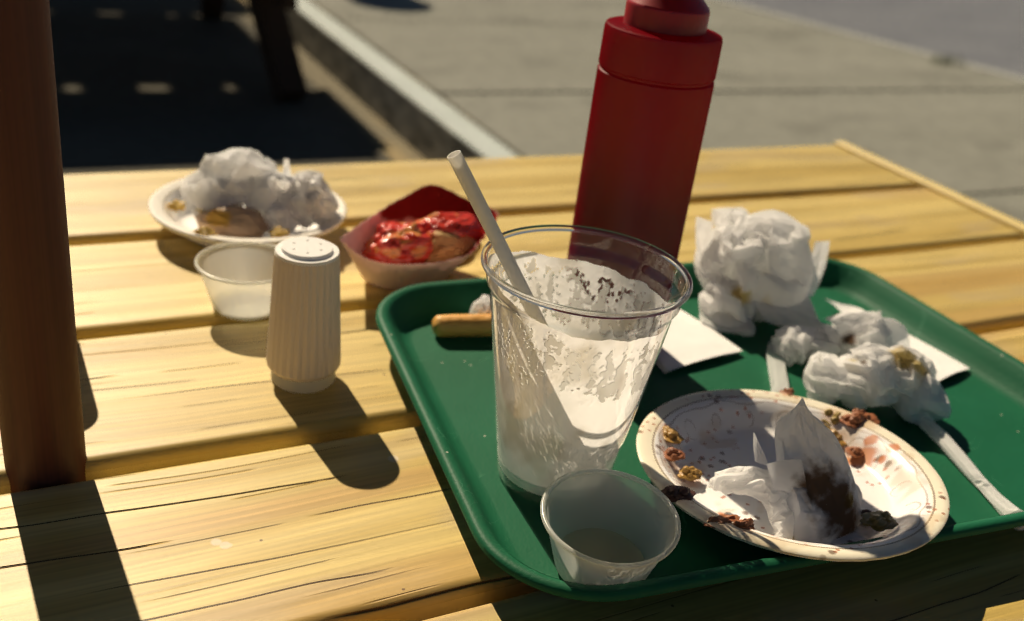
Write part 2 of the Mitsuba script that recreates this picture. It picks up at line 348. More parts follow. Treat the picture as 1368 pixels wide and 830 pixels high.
FOOD = [('relish_bit', 0.3255, 0.3745, 0.0255, (0.0055, 0.008, 0.0045), 'relish', 'yellow green relish bit on the left plate rim, topmost of three scraps there', 1),
        ('meat_crumb', 0.3165, 0.3570, 0.0240, (0.0065, 0.0048, 0.0045), 'meat', 'round reddish brown meat crumb on the left inside of the plate rim', 2),
        ('relish_bit', 0.3190, 0.3440, 0.0195, (0.0065, 0.0048, 0.0045), 'relish', 'orange yellow chunk just inside the left of the dirty plate', 3),
        ('meat_crumb', 0.2912, 0.3195, 0.0290, (0.0080, 0.0055, 0.0045), 'dark_meat', 'dark burnt meat crumb on the plate rim beside the sauce cup', 4),
        ('meat_crumb', 0.3000, 0.2935, 0.0240, (0.0080, 0.0040, 0.0035), 'meat', 'long brown meat crumb on the near left plate rim', 5),
        ('meat_crumb', 0.3075, 0.2870, 0.0245, (0.0055, 0.0042, 0.0042), 'meat', 'brown meat crumb on the near plate rim right of the long crumb', 6),
        ('meat_crumb', 0.4235, 0.3885, 0.0285, (0.0035, 0.0055, 0.0045), 'meat', 'small brown crumb on the far plate rim below the paper strip', 7),
        ('relish_bit', 0.4260, 0.3480, 0.0200, (0.0080, 0.0070, 0.0060), 'relish', 'glossy yellow relish chunk behind the wax paper on the far right of the plate', 8),
        ('pickle_bit', 0.4330, 0.3590, 0.0250, (0.0075, 0.0060, 0.0060), 'pickle', 'green pickle bit on the far right plate rim', 9),
        ('meat_clump', 0.4455, 0.3500, 0.0285, (0.0125, 0.0080, 0.0060), 'meat', 'largest brown meat clump on the far right rim of the dirty plate', 10),
        ('meat_crumb', 0.4275, 0.3320, 0.0165, (0.0060, 0.0040, 0.0030), 'meat', 'reddish brown crumb below the large meat clump inside the plate', 11),
        ('pickle_bit', 0.3860, 0.2730, 0.0180, (0.0095, 0.0060, 0.0035), 'pickle', 'dark green pickle smear at the near right inside of the plate', 12),
        ('meat_crumb', 0.3830, 0.2870, 0.0140, (0.0030, 0.0026, 0.0022), 'dark_meat', 'left one of two tiny dark crumbs right of the wax paper', 13),
        ('meat_crumb', 0.3890, 0.2830, 0.0145, (0.0032, 0.0026, 0.0022), 'dark_meat', 'right one of two tiny dark crumbs right of the wax paper', 14)]
def plate_mat(key, cx, cy, R, rim, rimcol, dirt):
    def col(p, n, uv):
        x, y = p.x - cx, p.y - cy
        r, a = dr.sqrt(x * x + y * y), dr.atan2(y, x)
        c = mix((0.80, 0.79, 0.77), rimcol, smoothstep(rim - 0.0006, rim + 0.0006, r))
        ring = 1 - smoothstep(0.0003, 0.0007, dr.abs(r - rim - 0.0009))
        ring2 = 1 - smoothstep(0.0002, 0.0006, dr.abs(r - (rim - 0.003) - 0.0022 * dr.sin(a * 14) * noise(a * 5 + 30, 2.0)))
        q = a * 9 / math.pi; f = q - dr.floor(q) - 0.5
        loop = dr.abs(dr.sqrt(dr.square(f * 0.024) + dr.square(r - rim + 0.011)) - 0.0052 * (0.6 + 0.6 * cell_rand(dr.floor(q), 3)))
        lp = (1 - smoothstep(0.0002, 0.0006, loop)) * smoothstep(0.35, 0.5, noise(a * 7, r * 200))
        c = mix(c, (0.22, 0.15, 0.10), dr.maximum(0.75 * ring, dr.maximum(0.55 * ring2, 0.5 * lp)))
        if dirt:
            reg = smoothstep(0.42, 0.60, noise(p.x * 38 + 3, p.y * 38))
            for sc, th, col2 in ((210, 0.66, (0.40, 0.10, 0.02)), (120, 0.80, (0.12, 0.05, 0.02))):
                s = voronoi(p.x * sc, p.y * sc)
                c = mix(c, col2, 0.8 * reg * (1 - smoothstep(0.12, 0.30, s[0])) * dr.select(s[2] > th, 1.0, 0.0))
            sm = smoothstep(0.60, 0.72, fbm(p.x * 42, p.y * 70, 4.0))
            c = mix(c, (0.50, 0.34, 0.16), 0.35 * sm)
            c = mix(c, (0.55, 0.16, 0.03), 0.8 * spots(p, [(0.430, 0.327, p.z, 0.007), (0.437, 0.332, p.z, 0.004), (0.441, 0.318, p.z, 0.004), (0.424, 0.330, p.z, 0.004), (0.4335, 0.3175, p.z, 0.0025), (0.318, 0.312, p.z, 0.003), (0.316, 0.303, p.z, 0.0025)]))
            c = mix(c, (0.46, 0.20, 0.03), 0.55 * spots(p, [(f[1], f[2], p.z, 1.5 * max(f[4])) for f in FOOD], 0.0))
            c = mix(c, (0.20, 0.17, 0.04), 0.75 * spots(p, [(0.388, 0.285, p.z, 0.008), (0.375, 0.281, p.z, 0.006), (0.391, 0.300, p.z, 0.007)]))
        return c
    mat(key, two({'type': 'principled', 'base_color': proc(col), 'roughness': 0.3, 'specular': 0.5}))
plate_mat('plate_near', 0.369, 0.324, 0.083, 0.0735, (0.78, 0.73, 0.57), True)
plate_mat('plate_far', 0.178, 0.750, 0.074, 0.0640, (0.78, 0.75, 0.66), False)
def slab_col(p, n, uv):
    c = mix((0.205, 0.208, 0.172), (0.25, 0.252, 0.212), fbm(p.x * 0.9, p.y * 6.5, 1.0))
    c = c * (0.85 + 0.3 * fbm(p.x * 25, p.y * 25, 2.0))
    c = mix(c, (0.10, 0.10, 0.085), 0.35 * smoothstep(0.6, 0.75, fbm(p.x * 3.0, p.y * 9.0, 7.0)))
    return c * (0.93 + 0.14 * cell_rand(dr.floor((p.y - 2.0) / 1.16), 4))
mat('concrete', two({'type': 'principled', 'base_color': proc(slab_col), 'roughness': 0.9, 'specular': 0.2}))
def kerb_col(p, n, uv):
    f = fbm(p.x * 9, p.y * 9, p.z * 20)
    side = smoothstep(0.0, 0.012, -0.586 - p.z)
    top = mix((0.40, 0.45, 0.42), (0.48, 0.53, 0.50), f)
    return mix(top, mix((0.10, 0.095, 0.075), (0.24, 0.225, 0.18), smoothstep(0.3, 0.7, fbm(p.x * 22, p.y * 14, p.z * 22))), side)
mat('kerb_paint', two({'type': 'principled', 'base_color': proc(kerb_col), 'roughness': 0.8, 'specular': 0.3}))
def yard_col(p, n, uv):
    return mix((0.075, 0.070, 0.052), (0.105, 0.098, 0.075), fbm(p.x * 4, p.y * 4)) * (0.85 + 0.3 * noise(p.x * 60, p.y * 60))
mat('yard', two({'type': 'principled', 'base_color': proc(yard_col), 'roughness': 0.95, 'specular': 0.15}))
def gutter_col(p, n, uv): return mix((0.18, 0.16, 0.11), (0.32, 0.25, 0.13), smoothstep(0.4, 0.75, fbm(p.x * 6, p.y * 3.0, 3.0)))
mat('gutter', two({'type': 'principled', 'base_color': proc(gutter_col), 'roughness': 0.95, 'specular': 0.15}))
def road_col(p, n, uv): return mix((0.115, 0.125, 0.145), (0.17, 0.18, 0.195), fbm(p.x * 2.0, p.y * 5, 1.0)) * (0.8 + 0.4 * noise(p.x * 70, p.y * 70))
mat('asphalt', two({'type': 'principled', 'base_color': proc(road_col), 'roughness': 0.9, 'specular': 0.2}))
plain('edging_stone', (0.33, 0.34, 0.31), 0.9, 0.2)
plain('grass_blade', (0.07, 0.10, 0.025), 0.7, 0.2)
plain('shelter_wood', (0.055, 0.034, 0.022), 0.8, 0.2)
plain('bin_blue', (0.03, 0.04, 0.07), 0.5)

# ------------------------------------------------------------------ ground, kerb, pavement, road
ZG, ZP = -0.75, -0.586
put('ground', mesh([[-60, -60, ZG], [60, -60, ZG], [60, 60, ZG], [-60, 60, ZG]], [[0, 1, 2], [0, 2, 3]]), 'yard', kind='structure')
put('gutter_strip', trimesh.creation.box(bounds=[[1.165, -8, ZG - 0.05], [1.272, 26, ZG + 0.004]]), 'gutter', kind='structure')
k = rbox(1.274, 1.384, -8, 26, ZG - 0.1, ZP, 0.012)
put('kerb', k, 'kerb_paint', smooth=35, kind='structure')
# the pavement ends along a slanting edge towards the road
E0, E1 = np.array([4.02, 5.14]), np.array([4.58, 3.29])
ed = (E1 - E0) / np.linalg.norm(E1 - E0); en = np.array([-ed[1], ed[0]]); en = en if en[0] > 0 else -en
far, near = E0 - ed * 8.5, E0 + ed * 12
bed = Polygon([(1.39, -7), tuple(near), tuple(far), (1.39, far[1])])
put('pavement', trimesh.creation.extrude_polygon(bed, 0.1, engine='earcut').apply_translation([0, 0, ZP - 0.108]), 'gutter', kind='structure')
for i in range(-3, 7):
    y0 = 2.0 + 1.16 * i
    cell = sbox(1.396, y0 + 0.011, 30, y0 + 1.149).intersection(bed)
    if cell.is_empty: continue
    put('pavement__slab', trimesh.creation.extrude_polygon(cell, 0.1, engine='earcut').apply_translation([0, 0, ZP - 0.1 + 0.0015 * (i % 2)]), 'concrete')
eg = Polygon([tuple(near), tuple(far), tuple(far + en * 0.10), tuple(near + en * 0.10)])
put('road_edging', trimesh.creation.extrude_polygon(eg, 0.1, engine='earcut').apply_translation([0, 0, ZP - 0.094]), 'edging_stone', kind='structure')
rd = Polygon([tuple(near + en * 0.102), tuple(far + en * 0.102), tuple(far + en * 40), tuple(near + en * 40)])
put('road', trimesh.creation.extrude_polygon(rd, 0.1, engine='earcut').apply_translation([0, 0, ZP - 0.115]), 'asphalt', kind='structure')
g = random.Random(3); bl = []
for i in range(26):
    a = g.uniform(0, 6.28); x, y = 4.38 + g.gauss(0, 0.035), 3.63 + g.gauss(0, 0.035); L = g.uniform(0.03, 0.07); w = 0.004
    c, s = math.cos(a), math.sin(a); le = g.uniform(0.2, 0.9) * L
    bl.append(mesh([[x - s * w, y + c * w, ZP - 0.005], [x + s * w, y - c * w, ZP - 0.005], [x + c * le * .5 + s * w * .7, y + s * le * .5 - c * w * .7, ZP + L * .7], [x + c * le * .5 - s * w * .7, y + s * le * .5 + c * w * .7, ZP + L * .7], [x + c * le, y + s * le, ZP + L]], [[0, 1, 2], [0, 2, 3], [3, 2, 4]]))
put('grass_tuft', trimesh.util.concatenate(bl), 'grass_blade', label='small green weed tuft growing at the pavement edge by the road', cat='weed', kind='stuff')

# ------------------------------------------------------------------ the picnic table
t = thing('picnic_table', 'honey coloured wooden slatted picnic table in the foreground', 'table')
X1 = 0.936
for i in range(6):
    y1 = Y_TOP - PL * i if i else Y_TOP
    yt = Y_TOP - PL * i + (0.0 if i == 0 else 0.0105 - 0.015)
    yb = Y_TOP - PL * (i + 1) + 0.0020
    put(t + '__plank', rbox(-0.92, X1, yb + 0.004, yt, -0.036, -0.0006 * (i % 2), 0.0065), 'wood', smooth=40)
put(t + '__end_trim', rbox(X1 + 0.001, X1 + 0.017, 0.015, Y_TOP + 0.004, -0.045, 0.003, 0.004), 'pale_trim', smooth=40)
for x in (-0.7, 0.2, 0.75):
    put(t + '__cross_beam', beam((x, 0.05, -0.06), (x, 0.86, -0.06), 0.05, 0.045), 'dark_wood')
for x in (-0.7, 0.75):
    for y0, y1 in ((0.25, -0.1), (0.66, 1.01)):
        put(t + '__leg', beam((x + 0.05, y0, -0.085), (x + 0.05, y1, ZG), 0.04, 0.09), 'dark_wood')

# umbrella whose pole goes through the table
t = thing('patio_umbrella', 'dark red-brown round umbrella pole standing through the table at left', 'umbrella')
pc = (0.0092, 0.4725)
put(t + '__pole', revolve([(0.0001, -0.75), (0.0190, -0.75), (0.0190, 1.56), (0.012, 1.6), (0.0001, 1.6)], (*pc, 0), 48), 'pole_wood', smooth=40)
v = [(pc[0], pc[1], 1.54)]
for kk in range(8):
    a = kk * math.pi / 4 + 0.2; v.append((pc[0] + 1.05 * math.cos(a), pc[1] + 1.05 * math.sin(a), 1.2))
put(t + '__canopy', mesh(v, [[0, 1 + kk, 1 + (kk + 1) % 8] for kk in range(8)]), 'canopy_cloth')
for kk in range(8):
    q = np.array(v[1 + kk]); c0 = np.array(v[0])
    put(t + '__rib', beam(c0 + (0.03 * (q - c0)) - [0, 0, 0.012], q - [0, 0, 0.012], 0.012, 0.012), 'pole_wood')

# ------------------------------------------------------------------ neighbouring table, shelter and bin (shade at upper left)
t = thing('picnic_table_001', 'shaded dark picnic table behind, only its leg in view beyond the umbrella pole', 'table')
for i in range(5):
    put(t + '__plank', rbox(-1.0, 1.14, 3.905 + 0.142 * i, 3.905 + 0.142 * i + 0.137, -0.036, 0, 0.006, 2), 'dark_wood', smooth=40)
for x in (0.92, -0.8):
    put(t + '__leg', beam((x, 4.2, -0.04), (x + 0.09, 3.62, ZG + 0.02), 0.10, 0.09), 'shelter_wood')
    put(t + '__leg', beam((x, 4.4, -0.04), (x + 0.09, 5.05, ZG + 0.02), 0.10, 0.09), 'shelter_wood')
    put(t + '__bench_support', beam((x + 0.07, 3.58, -0.36), (x + 0.07, 5.05, -0.36), 0.045, 0.09), 'shelter_wood')
for y in (3.52, 4.78):
    put(t + '__bench_seat', rbox(-1.0, 1.10, y, y + 0.27, -0.31, -0.27, 0.006, 2), 'dark_wood', smooth=40)
t = thing('slatted_shelter', 'wooden slatted shelter roof shading the yard behind the table', 'shelter')
zs = 1.65; dy = (zs - ZG) * 0.998 * 0.755 / 0.656; dx = dy * 0.068 / 0.998
for y0, y1, x1 in ((3.892, 5.045, 1.12), (5.118, 9.5, 1.25)):
    put(t + '__roof_panel', trimesh.creation.box(bounds=[[-7.0, y0 + dy, zs], [x1 - dx, y1 + dy, zs + 0.04]]), 'shelter_wood')
for a, b in ((-6.9, 0.19), (0.215, 0.26), (0.31, 0.51), (0.61, 0.82), (0.85, 0.94)):
    put(t + '__rafter', trimesh.creation.box(bounds=[[a - dx, 3.70 + dy, zs - 0.06], [b - dx, 9.4 + dy, zs - 0.002]]), 'shelter_wood')
for x, y in ((-6.8, 6.7), (-6.8, 12.0), (-2.4, 12.0), (0.8, 12.1)):
    put(t + '__post', beam((x, y, ZG), (x, y, zs - 0.065), 0.1, 0.1), 'shelter_wood')
t = thing('litter_bin', 'dark blue round litter bin on the pavement, only its shadow tip in view', 'bin')
bx, by = 1.72, 5.62
put(t + '__body', revolve([(0.001, ZP), (0.16, ZP), (0.19, ZP + 0.8), (0.18, ZP + 0.8), (0.15, ZP + 0.02), (0.001, ZP + 0.02)], (bx, by, 0), 40), 'bin_blue', smooth=40)
put(t + '__rim', torus(0.188, 0.012, (bx, by, ZP + 0.81), 40, 8), 'bin_blue', smooth=True)

# ------------------------------------------------------------------ serving tray
def rounded(poly, r, n):
    p = Polygon(poly).buffer(-r).buffer(r, quad_segs=24)
    L = p.exterior.length
    c = np.array([p.exterior.interpolate(L * i / n).coords[0] for i in range(n)])
    return c if Polygon(c).exterior.is_ccw else c[::-1]
TP = [(0.174, 0.271), (0.620, 0.230), (0.626, 0.566), (0.213, 0.582)]
out = Polygon(rounded(TP, 0.055, 240)); N = 320
def off(d):
    p = out.buffer(-d, quad_segs=24) if d else out
    c = np.array(p.exterior.coords)[:-1]; c = c if Polygon(c).exterior.is_ccw else c[::-1]
    o = np.array(out.centroid.coords[0]); c2 = np.vstack([c, c[:1]])
    # one vertex per fixed bearing, so that rings correspond
    from shapely.geometry import LineString
    res = []
    for a in np.arange(N) * 2 * np.pi / N:
        q = LineString([o, o + 2 * np.array([math.cos(a), math.sin(a)])]).intersection(p.exterior)
        q = q if q.geom_type == 'Point' else q.geoms[0]
        res.append((q.x, q.y))
    return np.array(res)
prof = [(0.003, 0.0195), (0.0003, 0.0220), (0.0005, 0.0246), (0.0025, 0.0262), (0.0055, 0.0260), (0.0085, 0.0240), (0.0125, 0.0175), (0.0165, 0.0115), (0.0205, 0.0084), (0.0255, 0.0073), (0.060, 0.0071)]
rings = [np.column_stack([off(d), np.full(N, z)]) for d, z in prof]
under = [np.column_stack([off(d), np.full(N, z)]) for d, z in [(0.060, 0.0008), (0.030, 0.0008), (0.024, 0.0025), (0.017, 0.0095), (0.0105, 0.0185), (0.006, 0.0225), (0.003, 0.0195)]]
ctr = np.array(out.centroid.coords[0])
allr = under + rings
v = np.concatenate(allr); f = grid_faces(len(allr), N, True)
n0 = len(v); v = np.vstack([v, [*ctr, 0.0008], [*ctr, 0.0071]]); kk = np.arange(N); top = (len(allr) - 1) * N
f = np.vstack([f, np.stack([(kk + 1) % N, kk, np.full(N, n0)], 1), np.stack([top + kk, top + (kk + 1) % N, np.full(N, n0 + 1)], 1)])
put('serving_tray', mesh(v, f), 'tray_green', smooth=50, label='dark green plastic cafeteria tray with rounded corners on the table', cat='tray')
ZF = 0.0074

# ------------------------------------------------------------------ shakers
def shaker(key, x, y, label):
    t = thing(key, label, 'shaker')
    rip = lambda th, z: 1 + (0.048 * (np.abs(np.cos(th * 14)) - 0.7) if 0.0125 < z < 0.0835 else 0)
    H = 0.0845
    pr = [(0.0170, 0.009), (0.0203, 0.0095), (0.0216, 0.0115), (0.0219, 0.0128)] + [(0.0219 - 0.0036 * s, 0.0128 + (H - 0.0142) * s) for s in np.linspace(0, 1, 24)[1:]] + [(0.0182, H - 0.0004)]
    put(t + '__body', revolve(pr, (x, y, 0), 240, rip), 'shaker_plastic', smooth=True)
    put(t + '__base_ring', revolve([(0.0001, 0.0004), (0.0182, 0.0004), (0.0192, 0.0015), (0.0192, 0.0075), (0.0185, 0.0092), (0.0001, 0.0092)], (x, y, 0), 80), 'frosted_ring', smooth=35)
    lid = m3.Manifold.cylinder(0.0018, 0.0184, 0.0180, 96).translate([0, 0, H - 0.0008]) + m3.Manifold.cylinder(0.0022, 0.0148, 0.0142, 96).translate([0, 0, H + 0.0009])
    for q in range(6):
        a = q * math.pi / 3 + 0.25
        lid = lid - m3.Manifold.cylinder(0.006, 0.00085, 0.00085, 16).translate([0.0088 * math.cos(a), 0.0088 * math.sin(a), H])
    put(t + '__lid', lid.translate([x, y, 0]), 'shaker_lid', smooth=35)
shaker('salt_shaker', 0.1557, 0.5177, 'cream ribbed plastic salt shaker with white holed lid on the planks')
shaker('pepper_shaker', 0.0135, 0.607, 'ribbed shaker hidden behind the umbrella pole, its shadow beside the pole')

# ------------------------------------------------------------------ portion cups
def portion_cup(key, c, r1, r0, h, label, tilt=None):
    t = thing(key, label, 'cup', 'small translucent portion cups')
    pr = [(0.0001, 0.0018), (r0 - 0.006, 0.0018), (r0 - 0.0045, 0.0006), (r0 - 0.001, 0.0004), (r0, 0.0016)] + [(r0 + (r1 - r0) * s, 0.0016 + (h - 0.0016) * s) for s in np.linspace(0, 1, 16)[1:]]
    put(t + '__wall', revolve(pr, c, 96, tilt=tilt), 'frosted', smooth=30)
    off = np.array([0, 0, h]) if tilt is None else np.array(tilt) @ [0, 0, h]
    put(t + '__rim', torus(r1 + 0.0009, 0.0013, np.array(c) + off, 110, 10, tilt=tilt), 'frosted', smooth=True)
    put(t + '__residue', revolve([(0.0001, 0.0036), (r0 - 0.0030, 0.0036), (r0 - 0.0004, 0.0042)], c, 64, tilt=tilt), 'sauce_residue', smooth=True)
portion_cup('portion_cup', (0.2375, 0.3015, ZF + 0.0021), 0.0304, 0.0218, 0.0320, 'empty frosted plastic sauce cup at the near left corner of the green tray', rot_axis([0.87, -0.49, 0], 4.5))
portion_cup('portion_cup_001', (0.1450, 0.6185, 0), 0.0315, 0.0225, 0.033, 'empty frosted plastic sauce cup on the planks behind the salt shaker')

# ------------------------------------------------------------------ drink cup and straw
t = thing('drink_cup', 'large clear plastic cup coated inside with white milkshake foam', 'cup')
cx, cy = 0.2525, 0.3765; zb, zr, rb, rr = ZF + 0.0006, 0.1300, 0.0300, 0.0482
def cup_r(z):
    s = np.clip((np.asarray(z) - zb) / (zr - zb), 0, 1)
    return rb + (rr - rb) * s + 0.0014 * (s > 0.90)
pr = [(0.0001, zb + 0.004), (rb - 0.006, zb + 0.003), (rb - 0.003, zb), (rb - 0.001, zb)] + [(float(cup_r(z)), z) for z in np.linspace(zb + 0.002, zr, 60)]
put(t + '__wall', revolve(pr, (cx, cy, 0), 128), 'clear_plastic', smooth=True)
put(t + '__rim', torus(rr + 0.0020, 0.0017, (cx, cy, zr), 160, 14), 'rim_plastic', smooth=True)
# the foam: a film on the inside with real gaps
NT, NZ = 620, 300
th = np.arange(NT) * 2 * np.pi / NT; zz = np.linspace(zb + 0.006, zr - 0.0015, NZ)
TH, ZZ = np.meshgrid(th, zz); ci, si = np.cos(TH), np.sin(TH)
P3 = np.stack([ci * 3.0, si * 3.0, ZZ * 26], -1)
streak = meshkit.fbm(np.stack([ci * 12, si * 12, ZZ * 62], -1) + 20, 5, 3)
blot = meshkit.fbm(np.stack([ci * 30, si * 30, ZZ * 420], -1) + 40, 3, 8)
hz = (ZZ - zb) / (zr - zb)
edge = 0.865 + 0.125 * np.exp(-((np.angle(np.exp(1j * (TH - 2.65)))) / 0.95) ** 2) + 0.035 * (meshkit.fbm(np.stack([ci * 2.2, si * 2.2, 0 * ZZ], -1) + 9, 4, 5) - 0.5) * 2
cover = 0.60 * streak + 0.40 * blot + 0.03
wa = lambda c, w: np.exp(-((np.angle(np.exp(1j * (TH - c)))) / w) ** 2)
hole = 0.358 + 0.085 * wa(0.85, 0.6) + 0.045 * wa(-1.3, 0.8)
thr = 0.10 + (hole + 0.0) * np.clip((hz - 0.48) / 0.14, 0, 1) - 0.16 * np.clip((hz - (edge - 0.06)) / 0.05, 0, 1) * (hz < edge)
thr = np.where(hz > edge, 9, thr)
thr = thr + 0.30 * np.clip((0.16 - hz) / 0.1, 0, 1)
on = cover > thr
R = cup_r(ZZ) - 0.0008 - 0.0003 * np.clip((cover - thr) * 6, 0, 1)
V = np.stack([cx + R * ci, cy + R * si, ZZ], -1).reshape(-1, 3)
F = grid_faces(NZ, NT, True); F = F[on.reshape(-1)[F].all(1)]
fm = mesh(V, F); fm.remove_unreferenced_vertices()
film = (hz < edge - 0.012 - 0.16 * wa(0.75, 0.35) * (streak > 0.5)) & (hz > 0.05 + 0.08 * blot) & ~(on & np.roll(on, 1, 0) & np.roll(on, 1, 1) & np.roll(on, -1, 0) & np.roll(on, -1, 1))
R2 = cup_r(ZZ) - 0.0005
V2 = np.stack([cx + R2 * ci, cy + R2 * si, ZZ], -1).reshape(-1, 3)
F2 = grid_faces(NZ, NT, True); F2 = F2[film.reshape(-1)[F2].all(1)]
f2 = mesh(V2, F2); f2.remove_unreferenced_vertices()
put(t + '__milk_film', f2, 'milk_film', smooth=True, kind='stuff', label='thin greyish milk film on the cup wall')
put(t + '__foam_patches', fm, 'foam', smooth=True, kind='stuff', label='white milkshake foam streaks clinging inside the clear cup')
put(t + '__melted_shake', revolve([(0.0001, zb + 0.005), (rb - 0.001, zb + 0.005), (float(cup_r(zb + 0.012)) - 0.0006, zb + 0.012), (0.016, zb + 0.0105), (0.0001, zb + 0.010)], (cx, cy, 0), 64), 'foam', smooth=40)
low, lean = np.array([0.2786, 0.3880, 0.0290]), np.array([0.2205, 0.4065, 0.1300])
path = np.linspace(low + (lean - low) * 1.462, low, 30)
ou, inn = tube(path, 0.0036, 32, False), tube(path, 0.0031, 32, False)
vo, vi = np.array(ou.vertices), np.array(inn.vertices); ang = np.arange(32)
lipf = np.vstack([np.stack([ang, (ang + 1) % 32, (ang + 1) % 32 + len(vo)], 1), np.stack([ang, (ang + 1) % 32 + len(vo), ang + len(vo)], 1)])
sm = mesh(np.vstack([vo, vi]), np.vstack([ou.faces, inn.faces + len(vo), lipf]))
put('drinking_straw', sm, 'straw_plastic', smooth=40, label='translucent white straw leaning in the clear milkshake cup', cat='straw')

# ------------------------------------------------------------------ squeeze bottle
t = thing('squeeze_bottle', 'red plastic ketchup squeeze bottle standing behind the clear cup on the tray', 'bottle')
bx, by, rz = 0.3552, 0.4916, 0.0349
Hs = 0.2215
pr = [(0.0001, ZF), (rz - 0.004, ZF), (rz - 0.001, ZF + 0.0015), (rz, ZF + 0.004), (rz, Hs - 0.0275), (rz - 0.0003, Hs - 0.0268), (rz - 0.0014, Hs - 0.0260), (rz - 0.0014, Hs - 0.0246), (rz - 0.0001, Hs - 0.0238), (rz - 0.0003, Hs - 0.003), (rz - 0.001, Hs - 0.0007), (rz - 0.003, Hs), (0.0235, Hs + 0.0008)]
put(t + '__body', revolve(pr, (bx, by, 0), 96), 'red_plastic', smooth=28)
put(t + '__cap', revolve([(0.0242, Hs + 0.0002), (0.0242, Hs + 0.012), (0.0235, Hs + 0.014), (0.012, Hs + 0.026), (0.006, Hs + 0.05), (0.003, Hs + 0.062), (0.0001, Hs + 0.062)], (bx, by, 0), 72), 'red_cap', smooth=30)
lv = np.arange(72) * 2 * np.pi / 72
ring = lambda r, z0, s=0: np.stack([bx + r * np.cos(lv), by + r * np.sin(lv), z0 + s * (np.cos(lv - 2.0) * 0.9 + 0.35 * np.sin(3 * lv + 1))], 1)
rk = [ring(0.0001, ZF + 0.002), ring(rz - 0.004, ZF + 0.002), ring(rz - 0.0030, ZF + 0.006), ring(rz - 0.0045, 0.120, 0.006), ring(rz - 0.009, 0.137, 0.010), ring(rz - 0.016, 0.142, 0.010), ring(0.0001, 0.142)]
put(t + '__ketchup_fill', mesh(np.concatenate(rk), grid_faces(len(rk), 72, True)), 'ketchup', smooth=40)

# ------------------------------------------------------------------ paper food boat with sauced food
t = thing('paper_food_boat', 'open paper food boat with red smeared inside beyond the salt shaker', 'food tray')
rim = [(0.209, 0.6195, 0.045), (0.2228, 0.6024, 0.036), (0.2405, 0.5940, 0.034), (0.2662, 0.5922, 0.033), (0.2948, 0.5958, 0.035), (0.318, 0.615, 0.040), (0.3427, 0.6456, 0.046), (0.3330, 0.668, 0.046), (0.3040, 0.6870, 0.055), (0.276, 0.676, 0.050), (0.240, 0.648, 0.047)]
bas = [(0.2360, 0.6400), (0.2420, 0.6280), (0.2520, 0.6215), (0.2680, 0.6185), (0.2860, 0.6215), (0.2985, 0.632), (0.310, 0.647), (0.308, 0.656), (0.295, 0.666), (0.276, 0.660), (0.250, 0.648)]
M = 120
def closed(c, n=M):
    c = np.array(c + c[:1], float); s = np.r_[0, np.cumsum(np.linalg.norm(np.diff(c, axis=0), axis=1))]
    ii = np.arange(len(c)); tt = np.linspace(0, len(c) - 1, n, endpoint=False)
    from scipy.interpolate import PchipInterpolator
    return np.stack([PchipInterpolator(ii, c[:, k])(tt) for k in range(c.shape[1])], 1)
rc, bc = closed(rim), np.column_stack([closed(bas), np.full(M, 0.0009)])
fl = 0.0006 * np.sin(np.arange(M) * 2 * np.pi * 40 / M)[:, None]
rings = []
for s in np.linspace(0, 1, 9):
    p = bc * (1 - s) + rc * s; o = p - p.mean(0); o[:, 2] = 0; o /= np.linalg.norm(o, axis=1, keepdims=True)
    rings.append(p + o * fl * min(1, s * 3) - o * 0.003 * math.sin(math.pi * s) * 0)
v = np.concatenate(rings); f = grid_faces(9, M, True)
put(t + '__outer_wall', mesh(v, f), 'boat_paper', smooth=40)
ri = []
for p in rings:
    o = p - p.mean(0); o[:, 2] = 0; o /= np.linalg.norm(o, axis=1, keepdims=True); ri.append(p - o * 0.0007)
v2 = np.concatenate([np.tile(bc.mean(0) + [0, 0, 0.0006], (M, 1))] + [ri[0] + [0, 0, 0.0006]] + ri[1:])
put(t + '__lining', mesh(v2, grid_faces(10, M, True)), 'boat_paper_red', smooth=40, label='red smeared inner lining of the paper boat')
t = thing('sauced_food_piece', 'bumpy bite of food covered in glossy red sauce at the left of the paper boat', 'food')
put(t + '__crust', blob((0.2580, 0.6300, 0.029), (0.025, 0.018, 0.020), 4, 0.42, 1.7, 5), 'sauced', smooth=True)
t = thing('sauced_food_piece_001', 'bread crust bite topped with red sauce at the right of the paper boat', 'food')
put(t + '__crust', blob((0.297, 0.6330, 0.026), (0.025, 0.016, 0.016), 9, 0.40, 1.8, 5), 'bun', smooth=True)
put(t + '__sauce', blob((0.3000, 0.6390, 0.0370), (0.026, 0.016, 0.013), 12, 0.38, 1.8, 5), 'sauced', smooth=True)

# ------------------------------------------------------------------ fried stick and scraps at the far left of the tray
p = bezier([(0.2475, 0.536, ZF + 0.0075), (0.268, 0.533, ZF + 0.0085), (0.300, 0.524, ZF + 0.0078), (0.322, 0.519, ZF + 0.0075)], 40)
rad = 0.0073 * (0.94 + 0.14 * meshkit.fbm(p * 90, 3, 2)); rad[0] *= 0.55; rad[1] *= 0.85; rad[-1] *= 0.5
put('fried_stick', tube(p, rad, 20), 'fried', smooth=50, label='golden brown fried potato stick lying on the green tray left of the cup', cat='food')
put('paper_scrap', crush(0.05, [(0.291, 0.5455, ZF + 0.0075)], [0.0115], 21, 26, 120, ZF + 0.0002), 'paper', smooth=20, label='tiny white crumpled paper scrap behind the fried stick', cat='paper')

